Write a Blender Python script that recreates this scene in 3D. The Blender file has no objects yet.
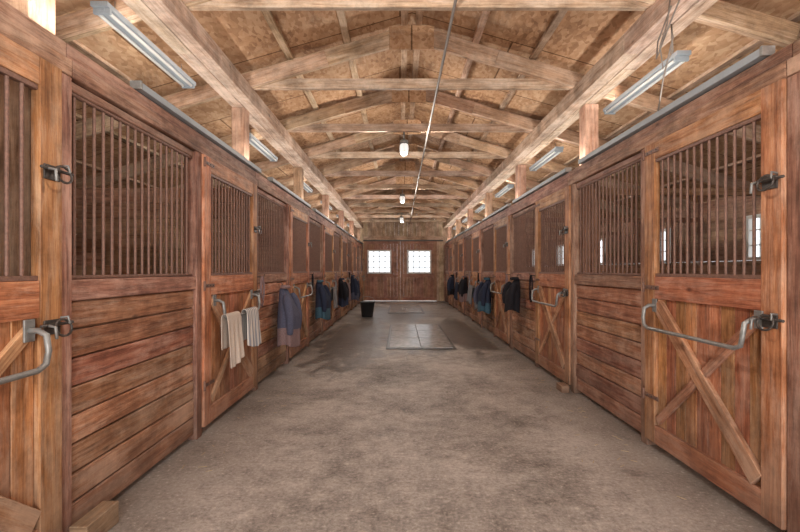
import bpy, math, random
from mathutils import Vector, Matrix
random.seed(7)
S = bpy.context.scene
COL = S.collection
S.view_settings.view_transform = 'Standard'
S.view_settings.look = 'None'
S.view_settings.exposure = 0.0

# ------------------------------------------------------------------ materials
def newmat(name):
    m = bpy.data.materials.new(name); m.use_nodes = True
    nt = m.node_tree
    for n in list(nt.nodes): nt.nodes.remove(n)
    out = nt.nodes.new('ShaderNodeOutputMaterial')
    b = nt.nodes.new('ShaderNodeBsdfPrincipled')
    nt.links.new(b.outputs[0], out.inputs[0])
    return m, nt, b
def N(nt, t, **kw):
    n = nt.nodes.new(t)
    for k, v in kw.items(): setattr(n, k, v)
    return n
def mapping(nt, src, scale, loc=(0,0,0)):
    mp = N(nt, 'ShaderNodeMapping')
    mp.inputs['Scale'].default_value = scale
    mp.inputs['Location'].default_value = loc
    nt.links.new(src, mp.inputs['Vector'])
    return mp.outputs[0]
def noise(nt, vec, scale, detail=4, rough=.55, dist=0):
    n = N(nt, 'ShaderNodeTexNoise')
    n.inputs['Scale'].default_value = scale
    n.inputs['Detail'].default_value = detail
    n.inputs['Roughness'].default_value = rough
    n.inputs['Distortion'].default_value = dist
    nt.links.new(vec, n.inputs['Vector'])
    return n.outputs['Fac']
def ramp(nt, fac, stops):
    r = N(nt, 'ShaderNodeValToRGB')
    e = r.color_ramp.elements
    while len(e) < len(stops): e.new(.5)
    for i, (p, c) in enumerate(stops):
        e[i].position = p
        e[i].color = (c, c, c, 1) if isinstance(c, (int, float)) else (*c, 1)
    nt.links.new(fac, r.inputs[0])
    return r.outputs[0]
def mix(nt, fac, a, b, mode='MIX'):
    m = N(nt, 'ShaderNodeMix', data_type='RGBA', blend_type=mode)
    for sock, v in ((m.inputs[0], fac), (m.inputs[6], a), (m.inputs[7], b)):
        if isinstance(v, (int, float)): sock.default_value = v
        elif isinstance(v, tuple): sock.default_value = (*v, 1)
        else: nt.links.new(v, sock)
    return m.outputs[2]
def math_(nt, op, a, b=0.0, clamp=False):
    m = N(nt, 'ShaderNodeMath', operation=op, use_clamp=clamp)
    for i, v in enumerate((a, b)):
        if isinstance(v, (int, float)): m.inputs[i].default_value = v
        else: nt.links.new(v, m.inputs[i])
    return m.outputs[0]
def bump(nt, b, h, strength=.3, dist=.01):
    bp = N(nt, 'ShaderNodeBump')
    bp.inputs['Strength'].default_value = strength
    bp.inputs['Distance'].default_value = dist
    nt.links.new(h, bp.inputs['Height'])
    nt.links.new(bp.outputs[0], b.inputs['Normal'])
def srgb(r, g, b):
    f = lambda c: (c/255/12.92) if c/255 <= .04045 else ((c/255+.055)/1.055)**2.4
    return (f(r), f(g), f(b))

def wood(name, dark, mid, light, wear, wearamt=.5, rough=.55, var=.35, huevar=.02, grime=True):
    m, nt, b = newmat(name)
    uv = N(nt, 'ShaderNodeUVMap').outputs[0]
    tc = N(nt, 'ShaderNodeTexCoord').outputs['Object']
    geo = N(nt, 'ShaderNodeNewGeometry')
    oi = N(nt, 'ShaderNodeObjectInfo')
    rnd = geo.outputs['Random Per Island']
    g1 = noise(nt, mapping(nt, uv, (1.3, 22, 1)), 1.6, 6, .6, .6)
    g2 = noise(nt, mapping(nt, uv, (5, 130, 1)), 1.5, 3, .6)
    g = math_(nt, 'ADD', math_(nt, 'MULTIPLY', g1, .65), math_(nt, 'MULTIPLY', g2, .35))
    c = ramp(nt, g, [(.36, dark), (.5, mid), (.64, light)])
    vo = N(nt, 'ShaderNodeTexVoronoi')
    vo.inputs['Scale'].default_value = 2.6
    nt.links.new(mapping(nt, uv, (.9, 2.0, 1)), vo.inputs['Vector'])
    kn = ramp(nt, vo.outputs['Distance'], [(.03, 1.0), (.10, 0.0)])
    c = mix(nt, math_(nt, 'MULTIPLY', kn, .75), c, tuple(x*.4 for x in dark))
    w1 = noise(nt, mapping(nt, uv, (1.0, 7, 1), (3.1, 7.7, 0)), 2.2, 9, .78, .3)
    w2 = noise(nt, tc, 1.3, 3, .5)
    ww = ramp(nt, math_(nt, 'ADD', math_(nt, 'MULTIPLY', w1, .7), math_(nt, 'MULTIPLY', w2, .35)), [(.48, 0.0), (.59, 1.0)])
    c = mix(nt, math_(nt, 'MULTIPLY', ww, wearamt), c, wear)
    st = ramp(nt, noise(nt, tc, 2.6, 8, .75), [(.38, .38), (.58, 1.0)])
    c = mix(nt, .7, c, st, 'MULTIPLY')
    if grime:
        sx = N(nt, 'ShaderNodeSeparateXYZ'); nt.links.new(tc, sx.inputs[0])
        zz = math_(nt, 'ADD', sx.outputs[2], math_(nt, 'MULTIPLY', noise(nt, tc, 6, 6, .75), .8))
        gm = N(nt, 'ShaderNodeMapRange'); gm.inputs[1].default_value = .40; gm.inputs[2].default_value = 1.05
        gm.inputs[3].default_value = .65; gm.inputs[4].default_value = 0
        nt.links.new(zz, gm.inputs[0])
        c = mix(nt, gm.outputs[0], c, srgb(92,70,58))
    hs = N(nt, 'ShaderNodeHueSaturation')
    mr = N(nt, 'ShaderNodeMapRange'); mr.inputs[3].default_value = 1-var; mr.inputs[4].default_value = 1+var
    fr = math_(nt, 'FRACT', math_(nt, 'ADD', rnd, oi.outputs['Random']))
    nt.links.new(fr, mr.inputs[0]); nt.links.new(mr.outputs[0], hs.inputs['Value'])
    mh = N(nt, 'ShaderNodeMapRange'); mh.inputs[3].default_value = .5-huevar; mh.inputs[4].default_value = .5+huevar
    nt.links.new(math_(nt, 'FRACT', math_(nt, 'MULTIPLY', fr, 7.3)), mh.inputs[0]); nt.links.new(mh.outputs[0], hs.inputs['Hue'])
    nt.links.new(c, hs.inputs['Color'])
    nt.links.new(hs.outputs[0], b.inputs['Base Color'])
    b.inputs['Roughness'].default_value = rough
    b.inputs['Specular IOR Level'].default_value = .25
    bump(nt, b, g, .45, .008)
    return m

def simple(name, col, rough=.5, metal=0.0, bumpamt=.15, nscale=30, var=.3, spec=.5):
    m, nt, b = newmat(name)
    tc = N(nt, 'ShaderNodeTexCoord').outputs['Object']
    n = noise(nt, tc, nscale, 5, .6)
    c = ramp(nt, n, [(.3, tuple(x*(1-var) for x in col)), (.7, tuple(min(1, x*(1+var)) for x in col))])
    nt.links.new(c, b.inputs['Base Color'])
    b.inputs['Roughness'].default_value = rough
    b.inputs['Metallic'].default_value = metal
    b.inputs['Specular IOR Level'].default_value = spec
    if bumpamt: bump(nt, b, n, bumpamt, .004)
    return m

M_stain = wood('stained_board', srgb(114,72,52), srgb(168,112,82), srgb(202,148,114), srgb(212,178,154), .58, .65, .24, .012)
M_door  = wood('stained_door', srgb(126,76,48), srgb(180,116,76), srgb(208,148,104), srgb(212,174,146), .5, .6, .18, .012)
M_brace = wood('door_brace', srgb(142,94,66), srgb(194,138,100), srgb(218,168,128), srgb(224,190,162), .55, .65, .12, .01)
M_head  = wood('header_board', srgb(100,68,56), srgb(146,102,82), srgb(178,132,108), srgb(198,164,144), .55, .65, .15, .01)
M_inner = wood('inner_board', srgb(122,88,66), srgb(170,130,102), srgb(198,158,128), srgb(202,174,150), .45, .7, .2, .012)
M_raw   = wood('raw_lumber', srgb(142,110,84), srgb(190,154,122), srgb(210,178,148), srgb(218,194,172), .5, .75, .16, .01, False)
M_beam  = wood('beam_lumber', srgb(140,110,88), srgb(192,158,132), srgb(212,184,160), srgb(218,198,180), .5, .75, .12, .01, False)
M_far   = wood('far_door_board', srgb(130,82,60), srgb(170,114,86), srgb(190,136,106), srgb(194,154,130), .3, .5, .12, .01, False)

M_osb, nt, b = newmat('osb_sheathing')
tc = N(nt, 'ShaderNodeTexCoord').outputs['Object']
vo = N(nt, 'ShaderNodeTexVoronoi'); vo.inputs['Scale'].default_value = 30
nt.links.new(mapping(nt, tc, (1, .5, 1)), vo.inputs['Vector'])
sep = N(nt, 'ShaderNodeSeparateColor'); nt.links.new(vo.outputs['Color'], sep.inputs[0])
nn = noise(nt, tc, 1.4, 7, .7, .3)
f = math_(nt, 'ADD', math_(nt, 'MULTIPLY', sep.outputs[0], .24), math_(nt, 'MULTIPLY', nn, .76))
c = ramp(nt, f, [(.28, srgb(138,100,72)), (.48, srgb(186,144,108)), (.7, srgb(210,174,140))])
br = N(nt, 'ShaderNodeTexBrick')
br.inputs['Scale'].default_value = 1.0
br.inputs['Color1'].default_value = (1,1,1,1); br.inputs['Color2'].default_value = (.82,.8,.78,1)
br.inputs['Mortar'].default_value = (.32,.28,.24,1)
br.inputs['Brick Width'].default_value = 2.44; br.inputs['Row Height'].default_value = 1.22
br.inputs['Mortar Size'].default_value = .01
nt.links.new(mapping(nt, tc, (1,1,1)), br.inputs['Vector'])
c = mix(nt, 1.0, c, br.outputs['Color'], 'MULTIPLY')
ws = ramp(nt, noise(nt, mapping(nt, tc, (1, .6, 1), (5,3,0)), 1.1, 6, .7, 1.0), [(.53, 0.0), (.63, 1.0)])
c = mix(nt, math_(nt, 'MULTIPLY', ws, .5), c, srgb(112,82,62))
nt.links.new(c, b.inputs['Base Color']); b.inputs['Roughness'].default_value = .8
b.inputs['Specular IOR Level'].default_value = .2
bump(nt, b, f, .2, .004)

M_floor, nt, b = newmat('concrete_floor')
tc = N(nt, 'ShaderNodeTexCoord').outputs['Object']
n1 = noise(nt, tc, .9, 6, .6, .4); n2 = noise(nt, tc, 6, 7, .75); n3 = noise(nt, tc, 38, 6, .85)
f = math_(nt, 'ADD', math_(nt, 'ADD', math_(nt, 'MULTIPLY', n1, .32), math_(nt, 'MULTIPLY', n2, .28)), math_(nt, 'MULTIPLY', n3, .40))
c = ramp(nt, f, [(.41, srgb(100,91,83)), (.5, srgb(162,151,142)), (.59, srgb(202,193,184))])
def ell(cx, cy, rx, ry):
    v = N(nt, 'ShaderNodeVectorMath', operation='SUBTRACT'); nt.links.new(tc, v.inputs[0]); v.inputs[1].default_value = (cx, cy, 0)
    v2 = N(nt, 'ShaderNodeVectorMath', operation='MULTIPLY'); nt.links.new(v.outputs[0], v2.inputs[0]); v2.inputs[1].default_value = (1/rx, 1/ry, 0)
    v3 = N(nt, 'ShaderNodeVectorMath', operation='LENGTH'); nt.links.new(v2.outputs[0], v3.inputs[0])
    return math_(nt, 'SUBTRACT', 1.0, v3.outputs['Value'], True)
e = math_(nt, 'MAXIMUM', ell(-.95, 9.4, 1.0, 4.6), ell(1.35, 10.2, .7, 3.8))
e = math_(nt, 'MAXIMUM', e, ell(-.1, 14.3, 1.6, 3.6))
e = math_(nt, 'MAXIMUM', e, ell(.35, 9.7, 1.1, 3.1))
wn = noise(nt, mapping(nt, tc, (1, .6, 1)), 3.0, 7, .68, .8)
wet = ramp(nt, math_(nt, 'ADD', math_(nt, 'MULTIPLY', e, .55), wn), [(.60, 0.0), (.72, 1.0)])
c = mix(nt, math_(nt, 'MULTIPLY', wet, .72), c, srgb(68,60,54))
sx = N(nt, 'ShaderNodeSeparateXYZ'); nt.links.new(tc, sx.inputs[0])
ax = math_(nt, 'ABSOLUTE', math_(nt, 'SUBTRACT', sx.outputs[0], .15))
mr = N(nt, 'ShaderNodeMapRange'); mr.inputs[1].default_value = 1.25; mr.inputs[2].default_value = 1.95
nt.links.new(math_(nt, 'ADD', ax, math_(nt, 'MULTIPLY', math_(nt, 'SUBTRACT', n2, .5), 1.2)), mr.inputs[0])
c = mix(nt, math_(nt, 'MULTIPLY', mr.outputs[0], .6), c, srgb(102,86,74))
sp = ramp(nt, noise(nt, tc, 38, 2, .5), [(.66, 0.0), (.70, 1.0)])
c = mix(nt, math_(nt, 'MULTIPLY', sp, .45), c, srgb(212,202,188))
nt.links.new(c, b.inputs['Base Color'])
rr = N(nt, 'ShaderNodeMapRange'); rr.inputs[3].default_value = .6; rr.inputs[4].default_value = .32
nt.links.new(wet, rr.inputs[0]); nt.links.new(rr.outputs[0], b.inputs['Roughness'])
bump(nt, b, f, .8, .02)

M_bar   = simple('rusty_bar', srgb(122,90,76), .6, .2, .1, 60, .3)
M_galv  = simple('galvanized_steel', srgb(140,138,134), .5, .5, .05, 25, .25)
M_iron  = simple('tarnished_iron', srgb(80,73,68), .5, .5, .1, 40, .35)
M_strip = simple('strip_housing', srgb(150,156,160), .5, .0, .02, 8, .1)
M_white = simple('white_paint', srgb(222,220,216), .5, .0, .02, 10, .05)
M_mat   = simple('rubber_mat', srgb(156,154,152), .24, .0, .6, 11, .35)
M_rub   = simple('black_rubber', srgb(30,30,32), .5, 0, .1, 30, .3)
M_matrim = simple('mat_border', srgb(66,62,60), .4, 0, .2, 20, .3)
M_cable = simple('cable_grey', srgb(120,108,98), .6, 0, 0, 30, .2)
M_cond  = simple('conduit_grey', srgb(150,142,134), .6, 0, 0, 30, .1)
M_straw = simple('straw', srgb(176,156,124), .8, 0, 0, 30, .2)
M_ground = simple('gravel', srgb(200,196,188), .9, 0, .3, 3, .2)
def cloth(name, col, var=.25): return simple(name, col, .9, 0, .3, 90, var, .15)
M_tow1 = cloth('beige_towel', srgb(206,190,176), .1)
M_blue = cloth('slate_blue_cloth', srgb(84,84,100))
M_mauve = cloth('mauve_cloth', srgb(132,108,106))
M_navy = cloth('navy_cloth', srgb(48,52,68))
M_teal = cloth('teal_cloth', srgb(68,94,108))
M_black = cloth('black_cloth', srgb(36,34,38))
M_grey = cloth('grey_cloth', srgb(120,118,120))
M_tow2, nt, b = newmat('striped_towel')
uv = N(nt, 'ShaderNodeUVMap').outputs[0]
wv = N(nt, 'ShaderNodeTexWave'); wv.inputs['Scale'].default_value = 2.2; nt.links.new(uv, wv.inputs[0])
c = ramp(nt, wv.outputs['Fac'], [(.5, srgb(214,206,198)), (.8, srgb(140,138,142))])
nt.links.new(c, b.inputs['Base Color']); b.inputs['Roughness'].default_value = .95
def emis(name, col, s):
    m, nt, b = newmat(name)
    b.inputs['Base Color'].default_value = (.8,.8,.8,1)
    b.inputs['Emission Color'].default_value = (*col, 1)
    b.inputs['Emission Strength'].default_value = s
    return m
M_tube = simple('fluorescent_tube', srgb(205,203,198), .3, 0, 0, 10, .03)
M_jar = emis('lamp_glass', (1,.96,.9), .6)

# ------------------------------------------------------------------ mesh builder
class MB:
    def __init__(s):
        s.v = []; s.f = []; s.m = []; s.uv = []; s.sm = []; s.mats = []
    def mi(s, m):
        if m not in s.mats: s.mats.append(m)
        return s.mats.index(m)
    def face(s, idx, m, uvs, smooth=False):
        s.f.append(idx); s.m.append(s.mi(m)); s.uv.append(uvs); s.sm.append(smooth)
    def beam(s, a, b, w, h, m, up=(0,0,1)):
        a = Vector(a); b = Vector(b); d = (b-a); L = d.length; d.normalize()
        up = Vector(up)
        if abs(d.dot(up)) > .98: up = Vector((0,1,0)) if abs(d.y) < .9 else Vector((1,0,0))
        sd = d.cross(up).normalized(); u = sd.cross(d).normalized()
        i = len(s.v); ou = random.uniform(0, 50); ov = random.uniform(0, 50)
        for p in (a, b):
            for (x, y) in ((-1,-1),(1,-1),(1,1),(-1,1)):
                s.v.append(tuple(p + sd*x*w/2 + u*y*h/2))
        acc = 0
        for k in range(4):
            k2 = (k+1) % 4; ww = w if k % 2 == 0 else h
            s.face((i+k, i+k2, i+4+k2, i+4+k), m,
                   [(ou, ov+acc), (ou, ov+acc+ww), (ou+L, ov+acc+ww), (ou+L, ov+acc)])
            acc += ww
        e = [(ou, ov), (ou+.02, ov), (ou+.02, ov+h), (ou, ov+h)]
        s.face((i+3, i+2, i+1, i), m, e); s.face((i+4, i+5, i+6, i+7), m, e)
    def box(s, x0, x1, y0, y1, z0, z1, m):
        dx, dy, dz = x1-x0, y1-y0, z1-z0; cx, cy, cz = (x0+x1)/2, (y0+y1)/2, (z0+z1)/2
        if dz >= dx and dz >= dy: s.beam((cx,cy,z0),(cx,cy,z1), dx, dy, m, (0,1,0))
        elif dy >= dx: s.beam((cx,y0,cz),(cx,y1,cz), dx, dz, m)
        else: s.beam((x0,cy,cz),(x1,cy,cz), dy, dz, m)
    def tube(s, pts, r, m, n=8, closed=False, caps=True, radii=None):
        pts = [Vector(p) for p in pts]; K = len(pts); i0 = len(s.v)
        prev = None
        for k, p in enumerate(pts):
            if closed: t = pts[(k+1) % K]-pts[k-1]
            else: t = pts[min(k+1, K-1)]-pts[max(k-1, 0)]
            t.normalize()
            if prev is None:
                ref = Vector((0,0,1)) if abs(t.z) < .9 else Vector((0,1,0))
                u = t.cross(ref).normalized()
            else:
                u = (prev - t*prev.dot(t)).normalized()
            prev = u; w = t.cross(u)
            rr = radii[k] if radii else r
            for j in range(n):
                a = 2*math.pi*j/n
                s.v.append(tuple(p + u*math.cos(a)*rr + w*math.sin(a)*rr))
        for k in range(K if closed else K-1):
            k2 = (k+1) % K
            for j in range(n):
                j2 = (j+1) % n
                s.face((i0+k*n+j, i0+k*n+j2, i0+k2*n+j2, i0+k2*n+j), m, [(0,0),(.1,0),(.1,.1),(0,.1)], True)
        if caps and not closed:
            s.face(tuple(i0+j for j in reversed(range(n))), m, [(0,0)]*n)
            s.face(tuple(i0+(K-1)*n+j for j in range(n)), m, [(0,0)]*n)
    def ring(s, c, R, r, axis, m, n=16, sx=1, sz=1):
        ax = Vector(axis).normalized(); ref = Vector((0,0,1)) if abs(ax.z) < .9 else Vector((1,0,0))
        u = ax.cross(ref).normalized(); w = ax.cross(u)
        s.tube([Vector(c)+u*math.cos(2*math.pi*k/n)*R*sx+w*math.sin(2*math.pi*k/n)*R*sz for k in range(n)], r, m, 6, True)
    def lathe(s, c, prof, m, n=20):
        i0 = len(s.v)
        for (r, z) in prof:
            for j in range(n):
                a = 2*math.pi*j/n; s.v.append((c[0]+r*math.cos(a), c[1]+r*math.sin(a), c[2]+z))
        for k in range(len(prof)-1):
            for j in range(n):
                j2 = (j+1) % n
                s.face((i0+k*n+j, i0+k*n+j2, i0+(k+1)*n+j2, i0+(k+1)*n+j), m, [(0,0),(.1,0),(.1,.1),(0,.1)], True)
    def mesh(s, name):
        me = bpy.data.meshes.new(name); me.from_pydata(s.v, [], s.f)
        for m in s.mats: me.materials.append(m)
        uvl = me.uv_layers.new(name='UVMap')
        k = 0
        for pi, p in enumerate(me.polygons):
            p.material_index = s.m[pi]; p.use_smooth = s.sm[pi]
            for q in s.uv[pi]:
                uvl.data[k].uv = q; k += 1
        me.update(); return me
    def obj(s, name, bevel=.004, **kw): return place(s.mesh(name), name, bevel=bevel, **kw)
def place(me, name, loc=(0,0,0), rz=0, bevel=.004):
    o = bpy.data.objects.new(name, me); COL.objects.link(o)
    o.location = loc; o.rotation_euler = (0,0,rz)
    if bevel:
        bv = o.modifiers.new('bevel', 'BEVEL'); bv.width = bevel; bv.segments = 1
        bv.limit_method = 'ANGLE'; bv.angle_limit = math.radians(60)
    return o

# ------------------------------------------------------------------ layout
XL, XR = -1.70, 2.00
YE = 20.3; YF = -2.6
XO = 5.35
ROOFZ = 4.19; SL = .29
def roofz(x): return ROOFZ - SL*abs(x-.13)
XC = .13
OWL, OWR = XC-XO, XC+XO
PL = 3.0; PRI = 2.9
left_posts = [2.25+PL*k for k in range(-1, 7)]
right_posts = [2.25+PRI*k for k in range(-1, 7)]

g = MB(); g.box(OWL-.1, OWR+.1, YF, YE+.1, -.12, 0, M_floor); g.obj('floor', 0)
g = MB(); g.box(-60, 60, -60, 90, -.3, -.14, M_ground); g.obj('ground', 0)

g = MB()
for sgn in (-1, 1):
    x1 = XC+sgn*(XO+.35)
    i = len(g.v); z1 = roofz(x1)
    P = [(XC,YF-.3,ROOFZ),(x1,YF-.3,z1),(x1,YE+.4,z1),(XC,YE+.4,ROOFZ)]
    for t in (0, .03):
        for p in P: g.v.append((p[0], p[1], p[2]+t))
    uvz = [(0,0)]*4
    for q in ((0,1,2,3),(7,6,5,4),(0,4,5,1),(1,5,6,2),(2,6,7,3),(3,7,4,0)):
        g.face(tuple(i+a for a in q), M_osb, uvz)
g.obj('ceiling', 0)
g = MB()
for sgn in (-1, 1):
    for dx in (.08, .72, 1.36, 2.1, 2.9, 3.7, 4.5):
        x = XC+sgn*dx; z = roofz(x)-.02
        g.beam((x,YF,z),(x,YE,z), .075, .035, M_raw)
g.obj('roof_purlins', .002)

def truss():
    g = MB()
    hc = 4.06
    for sgn in (-1, 1):
        g.beam((0,0,hc),(sgn*5.25,0,hc-SL*5.25), .045, .18, M_raw)
        g.beam((sgn*.95,-.05,hc-SL*.95-.02),(sgn*2.9,-.05,hc-SL*2.9-.02), .04, .15, M_raw)
    g.beam((-2.15,.05,3.51),(2.15,.05,3.51), .05, .115, M_beam)
    g.beam((-.25,-.035,4.0),(.25,-.035,4.0), .014, .27, M_osb)
    return g.mesh('roof_truss')
tm = truss()
yt = 3.49-1.575*3
while yt < YE-.2:
    place(tm, 'roof_truss', (XC, yt, 0), 0, .003); yt += 1.575

for side in ('left', 'right'):
    x0, x1 = (-1.93, -1.66) if side == 'left' else (1.94, 2.21)
    g = MB()
    xm = (x0+x1)/2
    for (y0, y1) in ((YF, 3.9), (3.9, 10.1), (10.1, 16.1), (16.1, YE)):
        g.box(x0, xm-.004, y0, y1-.004, 3.27, 3.45, M_beam)
        g.box(xm+.004, x1, y0+.3, min(y1+.296, YE), 3.27, 3.452, M_beam)
    g.obj('carrier_beam')
    posts = left_posts if side == 'left' else right_posts
    xp = -1.86 if side == 'left' else 2.16
    for y in posts:
        g = MB(); g.box(xp-.075, xp+.075, y-.085, y+.085, 0, 3.268, M_inner)
        g.obj('support_post')

# ------------------------------------------------------------------ stall doors & fronts (front faces +X)
def stall_door(W, name, zt=2.38):
    g = MB(); h = W/2; sw = .135
    for s in (-1, 1):
        yc = s*(h-sw/2); g.box(0, .045, yc-sw/2, yc+sw/2, .07, zt, M_door)
    a, b_ = -h+sw, h-sw
    g.box(0, .043, a, b_, zt-.13, zt, M_door)
    g.box(0, .043, a, b_, 1.18, 1.35, M_door)
    g.box(0, .043, a, b_, .07, .21, M_door)
    n = 9; w = (b_-a)/n
    for k in range(n): g.box(.0, .018, a+k*w+.0025, a+(k+1)*w-.0025, .21, 1.18, M_door)
    g.box(-.006, .0, a, b_, .21, 1.18, M_inner)
    g.beam((.030, a+.03, .25), (.030, b_-.03, 1.14), .024, .06, M_brace, (0,0,1))
    g.beam((.034, a+.03, 1.14), (.034, b_-.03, .25), .032, .11, M_brace, (0,0,1))
    n = int((b_-a)/.072); w = (b_-a)/n
    for k in range(1, n):
        y = a+k*w; g.tube([(.022,y,1.34),(.022,y,zt-.12)], .009, M_bar, 8, caps=False)
    for z in (1.362, zt-.142): g.box(.008, .036, a, b_, z-.012, z+.012, M_bar)
    hb = min(.5, h-.12)
    pts = [(.045,-hb,1.13),(.09,-hb,1.13),(.125,-hb,1.11),(.135,-hb,1.04),(.135,-hb+.015,.985),(.135,-hb+.06,.965),
           (.135,hb-.06,.965),(.135,hb-.015,.985),(.135,hb,1.04),(.125,hb,1.11),(.09,hb,1.13),(.045,hb,1.13)]
    g.tube(pts, .0135, M_galv, 10)
    for s in (-1,1): g.box(.043, .052, s*hb-.03, s*hb+.03, 1.08, 1.18, M_galv)
    for z in (1.86, 1.13):
        yy = h-.07
        g.box(.045, .053, yy-.05, yy+.05, z-.035, z+.035, M_iron)
        g.tube([(.068,yy-.09,z+.012),(.068,yy+.11,z+.012)], .008, M_iron, 8)
        g.tube([(.068,yy-.05,z+.012),(.105,yy-.05,z+.005),(.11,yy-.05,z-.05)], .007, M_galv, 8)
        g.ring((.09,yy+.02,z-.005), .04, .006, (1,0,.2), M_iron, 14, 1.3, 1)
        g.tube([(.05,yy+.05,z+.04),(.085,yy+.055,z+.045),(.09,yy+.06,z+.01)], .006, M_galv, 6)
    for z in (.42, 1.265, zt-.065):
        g.box(.045, .05, -h, -h+.2, z-.016, z+.016, M_bar)
        g.tube([(.05,-h-.005,z-.04),(.05,-h-.005,z+.04)], .01, M_bar, 8)
        for q in (.05, .11, .17): g.tube([(.048,-h+q,z),(.055,-h+q,z)], .007, M_iron, 6)
    return g.mesh(name)

def stall_panel(W, name, zt=2.38, rng=0):
    g = MB(); h = W/2; a, b_ = -h, h
    nb = 8; z0 = .04; bh = (1.24-z0)/nb
    for k in range(nb):
        dx = random.uniform(-.005, .005)
        g.box(-.04, dx, a, b_, z0+k*bh+.005, z0+(k+1)*bh-.005, M_stain)
    g.box(-.05, -.03, a, b_, z0, 1.24, M_inner)
    g.box(-.05, .022, a, b_, 1.24, 1.35, M_head)
    g.box(-.05, .0, a, b_, zt-.05, zt, M_head)
    n = int((b_-a)/.078); w = (b_-a)/n
    for k in range(1, n):
        y = a+k*w; g.tube([(-.02,y,1.35),(-.02,y,zt-.05)], .009, M_bar, 8, caps=False)
    g.box(-.034, -.006, a, b_, 1.35, 1.372, M_bar); g.box(-.034, -.006, a, b_, zt-.07, zt-.05, M_bar)
    return g.mesh(name)

tw = .09
doorL = stall_door(1.5-tw-.01, 'horse_stall_door'); doorR = stall_door(1.39-tw-.01, 'horse_stall_door')
panelsL = [stall_panel(1.5-tw, 'stall_front_panel') for _ in range(3)]
panelsR = [stall_panel(1.51-tw, 'stall_front_panel') for _ in range(3)]
trimL = MB(); trimR = MB()
for i, y in enumerate(left_posts[:-1]):
    place(panelsL[i % 3], 'stall_front_panel', (XL, y+.75, 0), 0, .006)
    place(doorL, 'horse_stall_door', (XL+.004, y+2.25, 0), 0)
    for yy in (y, y+1.5):
        trimL.box(XL-.08, XL+.028, yy-tw/2, yy+tw/2, 0, 2.38, M_head)
for i, y in enumerate(right_posts[:-1]):
    place(doorR, 'horse_stall_door', (XR-.004, y+.695, 0), math.pi)
    place(panelsR[i % 3], 'stall_front_panel', (XR, y+1.39+.755, 0), math.pi, .006)
    for yy in (y, y+1.39):
        trimR.box(XR-.028, XR+.08, yy-tw/2, yy+tw/2, 0, 2.38, M_head)
trimL.box(XL-.08, XL+.028, YE-.09, YE-.01, 0, 2.38, M_head)
yl = right_posts[-1]
trimR.box(XR-.028, XR+.08, yl-tw/2, yl+tw/2, 0, 2.38, M_head)
for k in range(8): trimR.box(XR-.0, XR+.04, yl+.06, YE-.01, .04+k*.29, .325+k*.29, M_stain)
for (tb, x0, x1) in ((trimL, XL-.08, XL+.03), (trimR, XR-.03, XR+.08)):
    ys = [YF+.1, 2.3, 5.3, 8.3, 11.3, 14.3, 17.3, YE-.02]
    for a, b_ in zip(ys[:-1], ys[1:]):
        tb.box(x0, x1, a, b_-.006, 2.383, 2.47, M_head)
        xa, xb = (x0+.0, x1-.03) if x0 < 0 else (x0+.03, x1)
        tb.box(xa, xb, a, b_-.006, 2.472, 2.56, M_head)
trimL.obj('trim_left'); trimR.obj('trim_right')

g = MB(); g.box(-1.65, -1.56, 2.24, 2.5, 0, .12, M_inner); g.obj('wooden_kick_block')
g = MB(); g.box(1.84, 1.93, 5.12, 5.3, 0, .08, M_inner); g.obj('wooden_kick_block')

def strip(L):
    g = MB()
    g.box(-.035, .035, -L/2, L/2, 0, .04, M_strip)
    g.box(-.028, .028, -L/2+.02, L/2-.02, .04, .05, M_strip)
    for s in (-1, 1): g.box(-.037, .037, s*L/2-.01, s*L/2+.01, -.002, .052, M_galv)
    return g.mesh('strip_light')
sm = strip(2.5)
for k in range(6):
    place(sm, 'strip_light', (XL+.0, 4.15+PL*k, 2.567), 0, .002)
    place(sm, 'strip_light', (XR-.0, 3.7+PRI*k, 2.567), 0, .002)

def fixture():
    g = MB()
    g.beam((0,-.68,.0),(0,.68,0), .12, .035, M_strip)
    g.beam((0,-.66,-.026),(0,.66,-.026), .05, .018, M_strip)
    for s in (-1,1):
        g.tube([(s*.04,-.62,-.04),(s*.04,.62,-.04)], .013, M_tube, 8)
        g.box(-.06,.06, s*.64-.012, s*.64+.012, -.055, -.017, M_strip)
        g.tube([(0,s*.5,.017),(0,s*.5,.12)], .004, M_cable, 6)
    return g.mesh('fluorescent_light')
fm = fixture()
def area(name, loc, sx, sy, power, rot, col=(1,.97,.93)):
    l = bpy.data.lights.new(name, 'AREA'); l.shape = 'RECTANGLE'; l.size = sx; l.size_y = sy
    l.energy = power; l.color = col
    o = bpy.data.objects.new(name, l); COL.objects.link(o); o.location = loc; o.rotation_euler = rot
    return o
for k in range(6):
    for (x, y, z, s) in ((-2.09, 3.8+3*k, 3.25, -1), (2.35, 4.4+2.9*k, 3.2, 1)):
        place(fm, 'fluorescent_light', (x, y, z), 0, .002)
        area('fluorescent_lamp', (x+s*.07, y, z+.01), .04, 1.25, 13, (0, math.radians(180-s*80), 0))
area('roof_fill_uplight', (XL+.02, 9.5, 2.635), .05, 21, 110, (0, math.radians(180-34), 0))  # added fill along both headers to brighten the roof, tilted out of view
area('roof_fill_uplight', (XR-.02, 9.5, 2.635), .05, 21, 110, (0, math.radians(180+34), 0))
area('doorway_daylight', (XC, YF-.3, 1.7), 3.6, 2.9, 350, (math.radians(90), 0, 0), (1,.99,.97))

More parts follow.
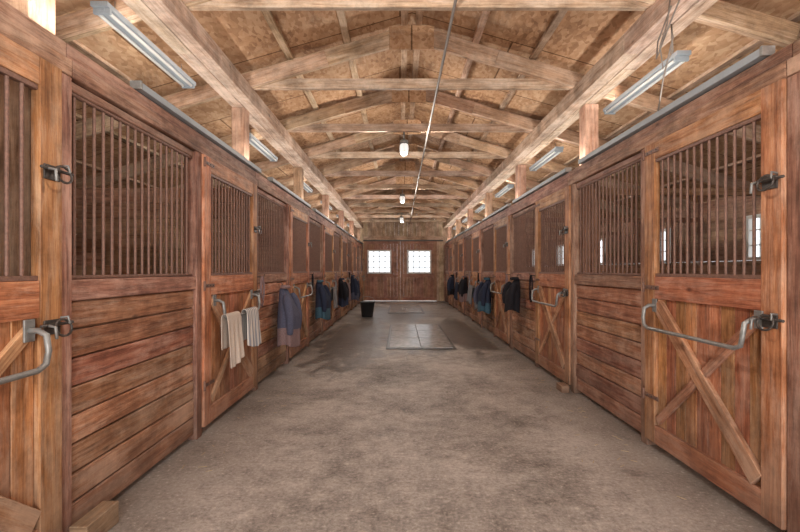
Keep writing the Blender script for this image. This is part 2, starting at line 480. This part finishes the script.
def jar():
    g = MB()
    g.tube([(0,0,.16),(0,0,.02)], .012, M_galv, 8)
    g.lathe((0,0,0), [(0,.03),(.05,.03),(.062,.015),(.062,-.03),(.0,-.03)], M_galv)
    g.lathe((0,0,0), [(.05,-.03),(.062,-.05),(.066,-.1),(.06,-.15),(.04,-.18),(0,-.19)], M_jar)
    for a in range(4):
        t = a*math.pi/2
        g.tube([(.068*math.cos(t),.068*math.sin(t),-.02),(.074*math.cos(t),.074*math.sin(t),-.1),(.05*math.cos(t),.05*math.sin(t),-.185),(0,0,-.2)], .003, M_galv, 5)
    return g.mesh('hanging_jar_lamp')
jm = jar()
for y in (1.965, 6.69, 11.42, 16.14):
    place(jm, 'hanging_jar_lamp', (.06, y, 3.30), 0, 0)
    l = bpy.data.lights.new('jar_bulb', 'POINT'); l.energy = 82; l.shadow_soft_size = .02; l.color = (1,.96,.9)
    o = bpy.data.objects.new('jar_bulb', l); COL.objects.link(o); o.location = (.06, y, 3.06)
g = MB()
g.tube([(.42,YF+.2,3.435),(.42,3,3.435),(.41,10,3.43),(.42,YE-.1,3.435)], .013, M_cond, 8)
g.obj('electrical_conduit', 0)
g = MB()
g.tube([(1.92,3.2,3.32),(1.9,3.2,3.15),(1.86,3.22,3.0),(1.9,3.25,2.85),(1.94,3.2,2.95),(1.9,3.15,3.12),(1.88,3.1,3.0),(1.93,3.3,2.8),(1.95,3.4,2.6)], .006, M_cable, 6)
g.tube([(1.92,3.0,3.34),(1.86,3.1,3.1),(1.88,3.3,2.95),(1.92,3.35,3.1),(1.9,3.15,3.25)], .006, M_cable, 6)
g.obj('hanging_cable', 0)

# ------------------------------------------------------------------ stall dividers and outer walls
for side, posts in (('left', left_posts), ('right', right_posts)):
    for y in posts:
        g = MB()
        x0, x1 = (OWL+.06, XL-.25) if side == 'left' else (XR+.25, OWR-.06)
        top = 2.3 if side == 'left' else 1.35
        k = 0; z = .02
        while z < top-.05:
            g.box(x0, x1, y-.02, y+.02, z, z+.174, M_inner); z += .18
        if side == 'right':
            n = 30
            for q in range(n+1):
                x = x0+.03+(x1-x0-.06)*q/n
                g.tube([(x,y,z),(x,y,2.25)], .009, M_bar, 6, caps=False)
            g.box(x0, x1, y-.025, y+.025, 2.25, 2.33, M_inner)
        g.obj('stall_divider', .003)
g = MB(); y1 = left_posts[2]-.024
g.box(-3.95, -3.45, y1-.32, y1, 1.3, 1.325, M_inner)
for k in range(3):
    g.box(-3.95, -3.45, y1-.345, y1-.32, 1.3+k*.15, 1.445+k*.15, M_inner)
    for xx in (-3.975, -3.45): g.box(xx, xx+.025, y1-.345, y1, 1.3+k*.15, 1.445+k*.15, M_inner)
g.obj('hay_feeder_box', .003)

def outer(side, posts):
    x = OWL if side == 'left' else OWR
    g = MB(); ww = .95; z0, z1 = 1.55, 2.25
    ys = [(a+b_)/2 for a, b_ in zip(posts[:-1], posts[1:])]
    bounds = [YF] + [v for c_ in ys for v in (c_-ww/2, c_+ww/2)] + [YE]
    for k in range(8): g.box(x-.03, x+.03, YF, YE, k*z0/8, (k+1)*z0/8-.004, M_inner)
    for k in range(2): g.box(x-.03, x+.03, YF, YE, z1+k*.18, z1+(k+1)*.18-.003, M_inner)
    for i in range(0, len(bounds), 2):
        for k in range(4):
            h = (z1-z0)/4; g.box(x-.03, x+.03, bounds[i], bounds[i+1], z0+k*h, z0+(k+1)*h-.003, M_inner)
    g.obj('wall_'+side, .003)
    for j, c_ in enumerate(ys):
        g = MB()
        for (a, b_, c0, c1) in ((c_-ww/2, c_-ww/2+.05, z0, z1), (c_+ww/2-.05, c_+ww/2, z0, z1)):
            g.box(x-.04, x+.04, a, b_, c0, c1, M_white)
        for (c0, c1) in ((z0, z0+.05), (z1-.05, z1)):
            g.box(x-.04, x+.04, c_-ww/2+.05, c_+ww/2-.05, c0, c1, M_white)
        for q in (1,2,3):
            yy = c_-ww/2+ww*q/4; g.box(x-.012, x+.012, yy-.01, yy+.01, z0+.05, z1-.05, M_white)
        for q in (1,2):
            zz = z0+(z1-z0)*q/3; g.box(x-.01, x+.01, c_-ww/2+.05, c_+ww/2-.05, zz-.01, zz+.01, M_white)
        g.obj('window_%s_%d' % (side, j+1), 0)
outer('left', left_posts); outer('right', right_posts)

DX0, DX1, DH = -1.62, 1.66, 2.72
def gable(name, y, ox0, ox1, oh, mat):
    g = MB(); x = OWL-.03
    w = .2
    while x < OWR+.03:
        xe = min(x+w, OWR+.03); zt = min(roofz(x), roofz(xe))-.035
        if xe <= ox0 or x >= ox1: segs = [(x, xe, 0)]
        else:
            segs = []
            if x < ox0: segs.append((x, ox0, 0))
            segs.append((max(x, ox0), min(xe, ox1), oh))
            if xe > ox1: segs.append((ox1, xe, 0))
        for (a, b_, z0) in segs:
            if b_-a > .01: g.box(a, b_-.002, y-.02, y+.02, z0, zt, mat)
        x = xe
    g.obj(name, .003)
gable('wall_back', YE+.03, DX0, DX1, DH, M_raw)
gable('wall_front', YF, XC-1.75, XC+1.75, 2.9, M_inner)
g = MB(); g.box(XL+.05, XR-.05, YE-.045, YE+.005, DH+.01, DH+.2, M_raw)
g.box(XL+.05, XR-.05, YE-.06, YE-.045, DH-.03, DH+.035, M_iron); g.obj('trim_1')
def barn_door(x0, x1, wx0, wx1, name):
    g = MB(); y0, y1 = YE-.02, YE+.03; z0w, z1w = 1.27, 2.27
    n = int((x1-x0)/.14); w = (x1-x0)/n
    for k in range(n):
        a, b_ = x0+k*w, x0+(k+1)*w
        if b_ <= wx0 or a >= wx1: g.box(a, b_-.002, y0+.01, y1, .02, DH, M_far)
        else:
            g.box(a, b_-.002, y0+.01, y1, .02, z0w, M_far); g.box(a, b_-.002, y0+.01, y1, z1w, DH, M_far)
            if a < wx0: g.box(a, wx0, y0+.01, y1, z0w, z1w, M_far)
            if b_ > wx1: g.box(wx1, b_, y0+.01, y1, z0w, z1w, M_far)
    for (a, b_, c0, c1) in ((x0, x0+.11, .02, DH), (x1-.11, x1-.004, .02, DH), (x0+.11, x1-.11, .02, .18), (x0+.11, x1-.11, DH-.14, DH), (x0+.11, x1-.11, 1.08, 1.2)):
        g.box(a, b_, y0-.02, y0+.01, c0, c1, M_far)
    for (a, b_, c0, c1) in ((wx0-.03, wx0+.04, z0w-.03, z1w+.03), (wx1-.04, wx1+.03, z0w-.03, z1w+.03), (wx0+.04, wx1-.04, z0w-.03, z0w+.04), (wx0+.04, wx1-.04, z1w-.04, z1w+.03)):
        g.box(a, b_, y0-.01, y1+.01, c0, c1, M_white)
    for q in (1,2,3):
        xx = wx0+(wx1-wx0)*q/4; g.box(xx-.016, xx+.016, y0, y0+.02, z0w+.04, z1w-.04, M_strip)
        zz = z0w+(z1w-z0w)*q/4; g.box(wx0+.04, wx1-.04, y0+.001, y0+.019, zz-.016, zz+.016, M_strip)
    g.obj(name, .002)
mid = (DX0+DX1)/2
barn_door(DX0, mid, -1.44, -.42, 'door_1')
barn_door(mid, DX1, .36, 1.38, 'door_2')

# ------------------------------------------------------------------ floor mats, bucket, straw
def mat_obj(x0, x1, y0, y1, nx, ny):
    g = MB()
    for i in range(nx):
        for j in range(ny):
            a = x0+(x1-x0)*i/nx; c_ = y0+(y1-y0)*j/ny
            g.box(a+.006, a+(x1-x0)/nx-.006, c_+.012, c_+(y1-y0)/ny-.012, 0.008, .026, M_mat)
    g.box(x0-.05, x1+.05, y0-.07, y1+.07, .001, .012, M_matrim)
    g.obj('rubber_floor_mat', .004)
mat_obj(-.2, .95, 8.0, 11.4, 2, 3)
mat_obj(-.35, .75, 14.6, 17.6, 2, 2)
g = MB()
g.lathe((0,0,0), [(0,.002),(.16,.002),(.17,.02),(.215,.42),(.235,.43),(.235,.445),(.205,.445),(.16,.03),(0,.03)], M_rub, 28)
g.tube([(.225*math.cos(t), -.02, .45+.16*math.sin(t)) for t in [math.pi*k/12 for k in range(13)]], .006, M_galv, 6)
g.obj('rubber_bucket', 0, loc=(-.98, 13.5, 0))
g = MB(); r = random.Random(3)
for k in range(260):
    side = r.choice((-1, 1)); d = abs(r.gauss(0, .2))
    x = (XL+.16+d) if side < 0 else (XR-.18-d)
    y = r.uniform(2.7, 19.5); a = r.uniform(0, math.pi); L = r.uniform(.01, .03)
    g.beam((x-L*math.cos(a), y-L*math.sin(a), .003), (x+L*math.cos(a), y+L*math.sin(a), .005), .004, .003, M_straw)
g.obj('straw_debris', 0)

# ------------------------------------------------------------------ cloth
def finish_cloth(g, name, th=.006):
    me = g.mesh(name); o = bpy.data.objects.new(name, me); COL.objects.link(o)
    so = o.modifiers.new('sol', 'SOLIDIFY'); so.thickness = th; so.offset = 0
    su = o.modifiers.new('sub', 'SUBSURF'); su.levels = 1; su.render_levels = 1
    return o
def drape(name, side, yc, w, zbar, front, back, mat, amp=.018, flare=.1, seed=0):
    rnd = random.Random(seed); g = MB()
    sx = 1 if side == 'left' else -1
    xb = (XL if side == 'left' else XR) + sx*.139
    prof = []
    for k in range(7): prof.append((-.03, zbar-back+back*k/7, 1-k/7))
    for k in range(5):
        t = math.pi*(1-k/4); prof.append((.026*math.cos(t), zbar+.022*math.sin(t), 0))
    for k in range(1, 11): prof.append((.03+.012*k/10, zbar-front*k/10, k/10))
    ny = 20; ph = rnd.uniform(0, 6); fr = rnd.uniform(2.2, 3.4)
    for i, (dx, z, t) in enumerate(prof):
        for j in range(ny+1):
            u = j/ny; yy = yc + (u-.5)*w*(1+flare*(t-.3))
            off = amp*t*math.sin(fr*2*math.pi*u+ph) + amp*.5*t*math.sin(11*u+ph*2)
            if dx < 0: off *= .3
            zz = z + (-.03*t*math.sin(3*u+ph) if dx > 0 else 0)
            g.v.append((xb+sx*(dx+max(off, -.01)+amp*.4*t), yy, zz))
    for i in range(len(prof)-1):
        for j in range(ny):
            a = i*(ny+1)+j
            g.face((a, a+1, a+ny+2, a+ny+1), mat, [(j/ny, i/20), ((j+1)/ny, i/20), ((j+1)/ny, (i+1)/20), (j/ny, (i+1)/20)], True)
    return finish_cloth(g, name)
def jacket(name, side, y, ztop, L, W, D, mat, mat2=None, seed=0):
    rnd = random.Random(seed); g = MB(); sx = 1 if side == 'left' else -1
    xw = (XL if side == 'left' else XR)+sx*.05
    mat2 = mat2 or mat
    n = 32; K = 14; ph = rnd.uniform(0, 6)
    for k in range(K):
        t = k/(K-1)
        s = min(1, .22+1.9*t) if t < .4 else 1+.08*math.sin(3*t+ph)
        z = ztop - L*t
        for j in range(n):
            a = 2*math.pi*j/n
            pl = 1+.13*t*math.sin(5*a+ph)+.08*t*math.sin(9*a+2*ph)
            yy = y + .5*W*s*math.cos(a)*pl + .02*math.sin(4*t+ph)
            dd = D*(.35+.65*min(1, 2.2*t))
            xx = xw + sx*max(.004, dd*.5*(1+math.sin(a)*pl))
            g.v.append((xx, yy, z + .03*t*math.sin(2*a+ph)))
    for k in range(K-1):
        for j in range(n):
            j2 = (j+1) % n
            g.face((k*n+j, k*n+j2, (k+1)*n+j2, (k+1)*n+j), mat if k < 9 else mat2, [(0,0)]*4, True)
    g.face(tuple(reversed(range(n))), mat, [(0,0)]*n)
    for s in (-1, 1):
        bx = xw+sx*D*.55
        g.tube([(bx-sx*.02, y+s*W*.30, ztop-.10*L), (bx+sx*.03, y+s*W*.45, ztop-.25*L), (bx+sx*.07, y+s*W*.50, ztop-.5*L),
                (bx+sx*.06, y+s*W*.46, ztop-.72*L), (bx+sx*.06, y+s*W*.47, ztop-.8*L)], .05, mat, 10, radii=[.05,.062,.055,.045,.042])
    g.tube([(xw+sx*(.03+.05*(1-math.cos(t))), y+.09*math.sin(t), ztop+.01) for t in [2*math.pi*k/12 for k in range(12)]], .022, mat2, 8, True)
    o = finish_cloth(g, name, .008)
    h = MB(); h.tube([(xw-sx*.03,y,ztop+.07),(xw+sx*.03,y,ztop+.07),(xw+sx*.045,y,ztop+.03)], .006, M_iron, 6)
    ho = h.obj('hook', 0); ho.parent = o
    return o
drape('hanging_towel', 'left', 4.16, .34, .985, .44, .3, M_tow1, seed=1)
drape('hanging_towel', 'left', 4.68, .36, .985, .36, .3, M_tow2, seed=2)
jacket('hanging_jacket', 'left', 6.15, 1.16, .78, .5, .26, M_blue, M_mauve, 3)
jacket('hanging_jacket', 'left', 8.85, 1.17, .72, .55, .26, M_navy, M_teal, 4)
drape('horse_blanket', 'left', 10.6, .6, .985, .5, .3, M_grey, .03, seed=5)
jacket('hanging_jacket', 'left', 12.1, 1.15, .7, .5, .26, M_black, M_navy, 6)
drape('horse_blanket', 'left', 13.5, .6, .985, .5, .3, M_mauve, .03, seed=15)
jacket('hanging_jacket', 'left', 15.0, 1.2, .8, .5, .26, M_navy, M_blue, 7)
drape('horse_blanket', 'left', 16.5, .8, .985, .6, .3, M_navy, .03, seed=8)
jacket('hanging_jacket', 'right', 7.35, 1.25, .52, .42, .22, M_black, M_black, 9)
jacket('hanging_jacket', 'right', 9.7, 1.2, .7, .55, .26, M_navy, M_teal, 10)
jacket('hanging_jacket', 'right', 10.35, 1.1, .6, .36, .22, M_blue, M_grey, 11)
drape('horse_blanket', 'right', 11.7, .7, .985, .45, .3, M_grey, .03, seed=16)
jacket('hanging_jacket', 'right', 13.0, 1.2, .7, .5, .22, M_black, M_mauve, 14)
drape('horse_blanket', 'right', 14.6, .7, .985, .55, .3, M_navy, .03, seed=12)
jacket('hanging_jacket', 'right', 16.1, 1.2, .7, .5, .24, M_navy, M_black, 13)

def halter(side, y, z, seed, mat):
    r = random.Random(seed); g = MB(); sx = 1 if side == 'left' else -1
    xw = (XL if side == 'left' else XR)+sx*.06
    g.tube([(xw-sx*.03,y,z+.02),(xw+sx*.05,y,z+.02),(xw+sx*.06,y,z+.05)], .006, M_iron, 6)
    for q in range(3):
        w = r.uniform(.03,.07); L = r.uniform(.2,.4)
        g.tube([(xw+sx*(.03+.006*q), y+w*math.sin(t), z+.025-L*.5*(1-math.cos(t))) for t in [2*math.pi*k/16 for k in range(16)]], .007, mat, 6, True)
    g.obj('hanging_halter', 0)
for k, (sd, y) in enumerate([('left', 5.25), ('left', 8.25), ('left', 11.25), ('left', 14.25), ('left', 17.25), ('right', 6.54), ('right', 8.05), ('right', 10.95), ('right', 12.34), ('right', 15.24)]):
    halter(sd, y, 1.3, k, M_black if k % 2 else M_mauve)

# ------------------------------------------------------------------ world + camera
w = bpy.data.worlds.new('World'); S.world = w; w.use_nodes = True
bg = w.node_tree.nodes['Background']; bg.inputs[0].default_value = (.93,.965,1,1); bg.inputs[1].default_value = 2.2
cam = bpy.data.cameras.new('Camera'); co = bpy.data.objects.new('Camera', cam); COL.objects.link(co)
cam.sensor_width = 36; cam.lens = 450*36/800
cam.shift_y = .005; cam.clip_start = .05
co.location = (0,0,1.4); co.rotation_euler = (math.radians(90),0,0)
S.camera = co
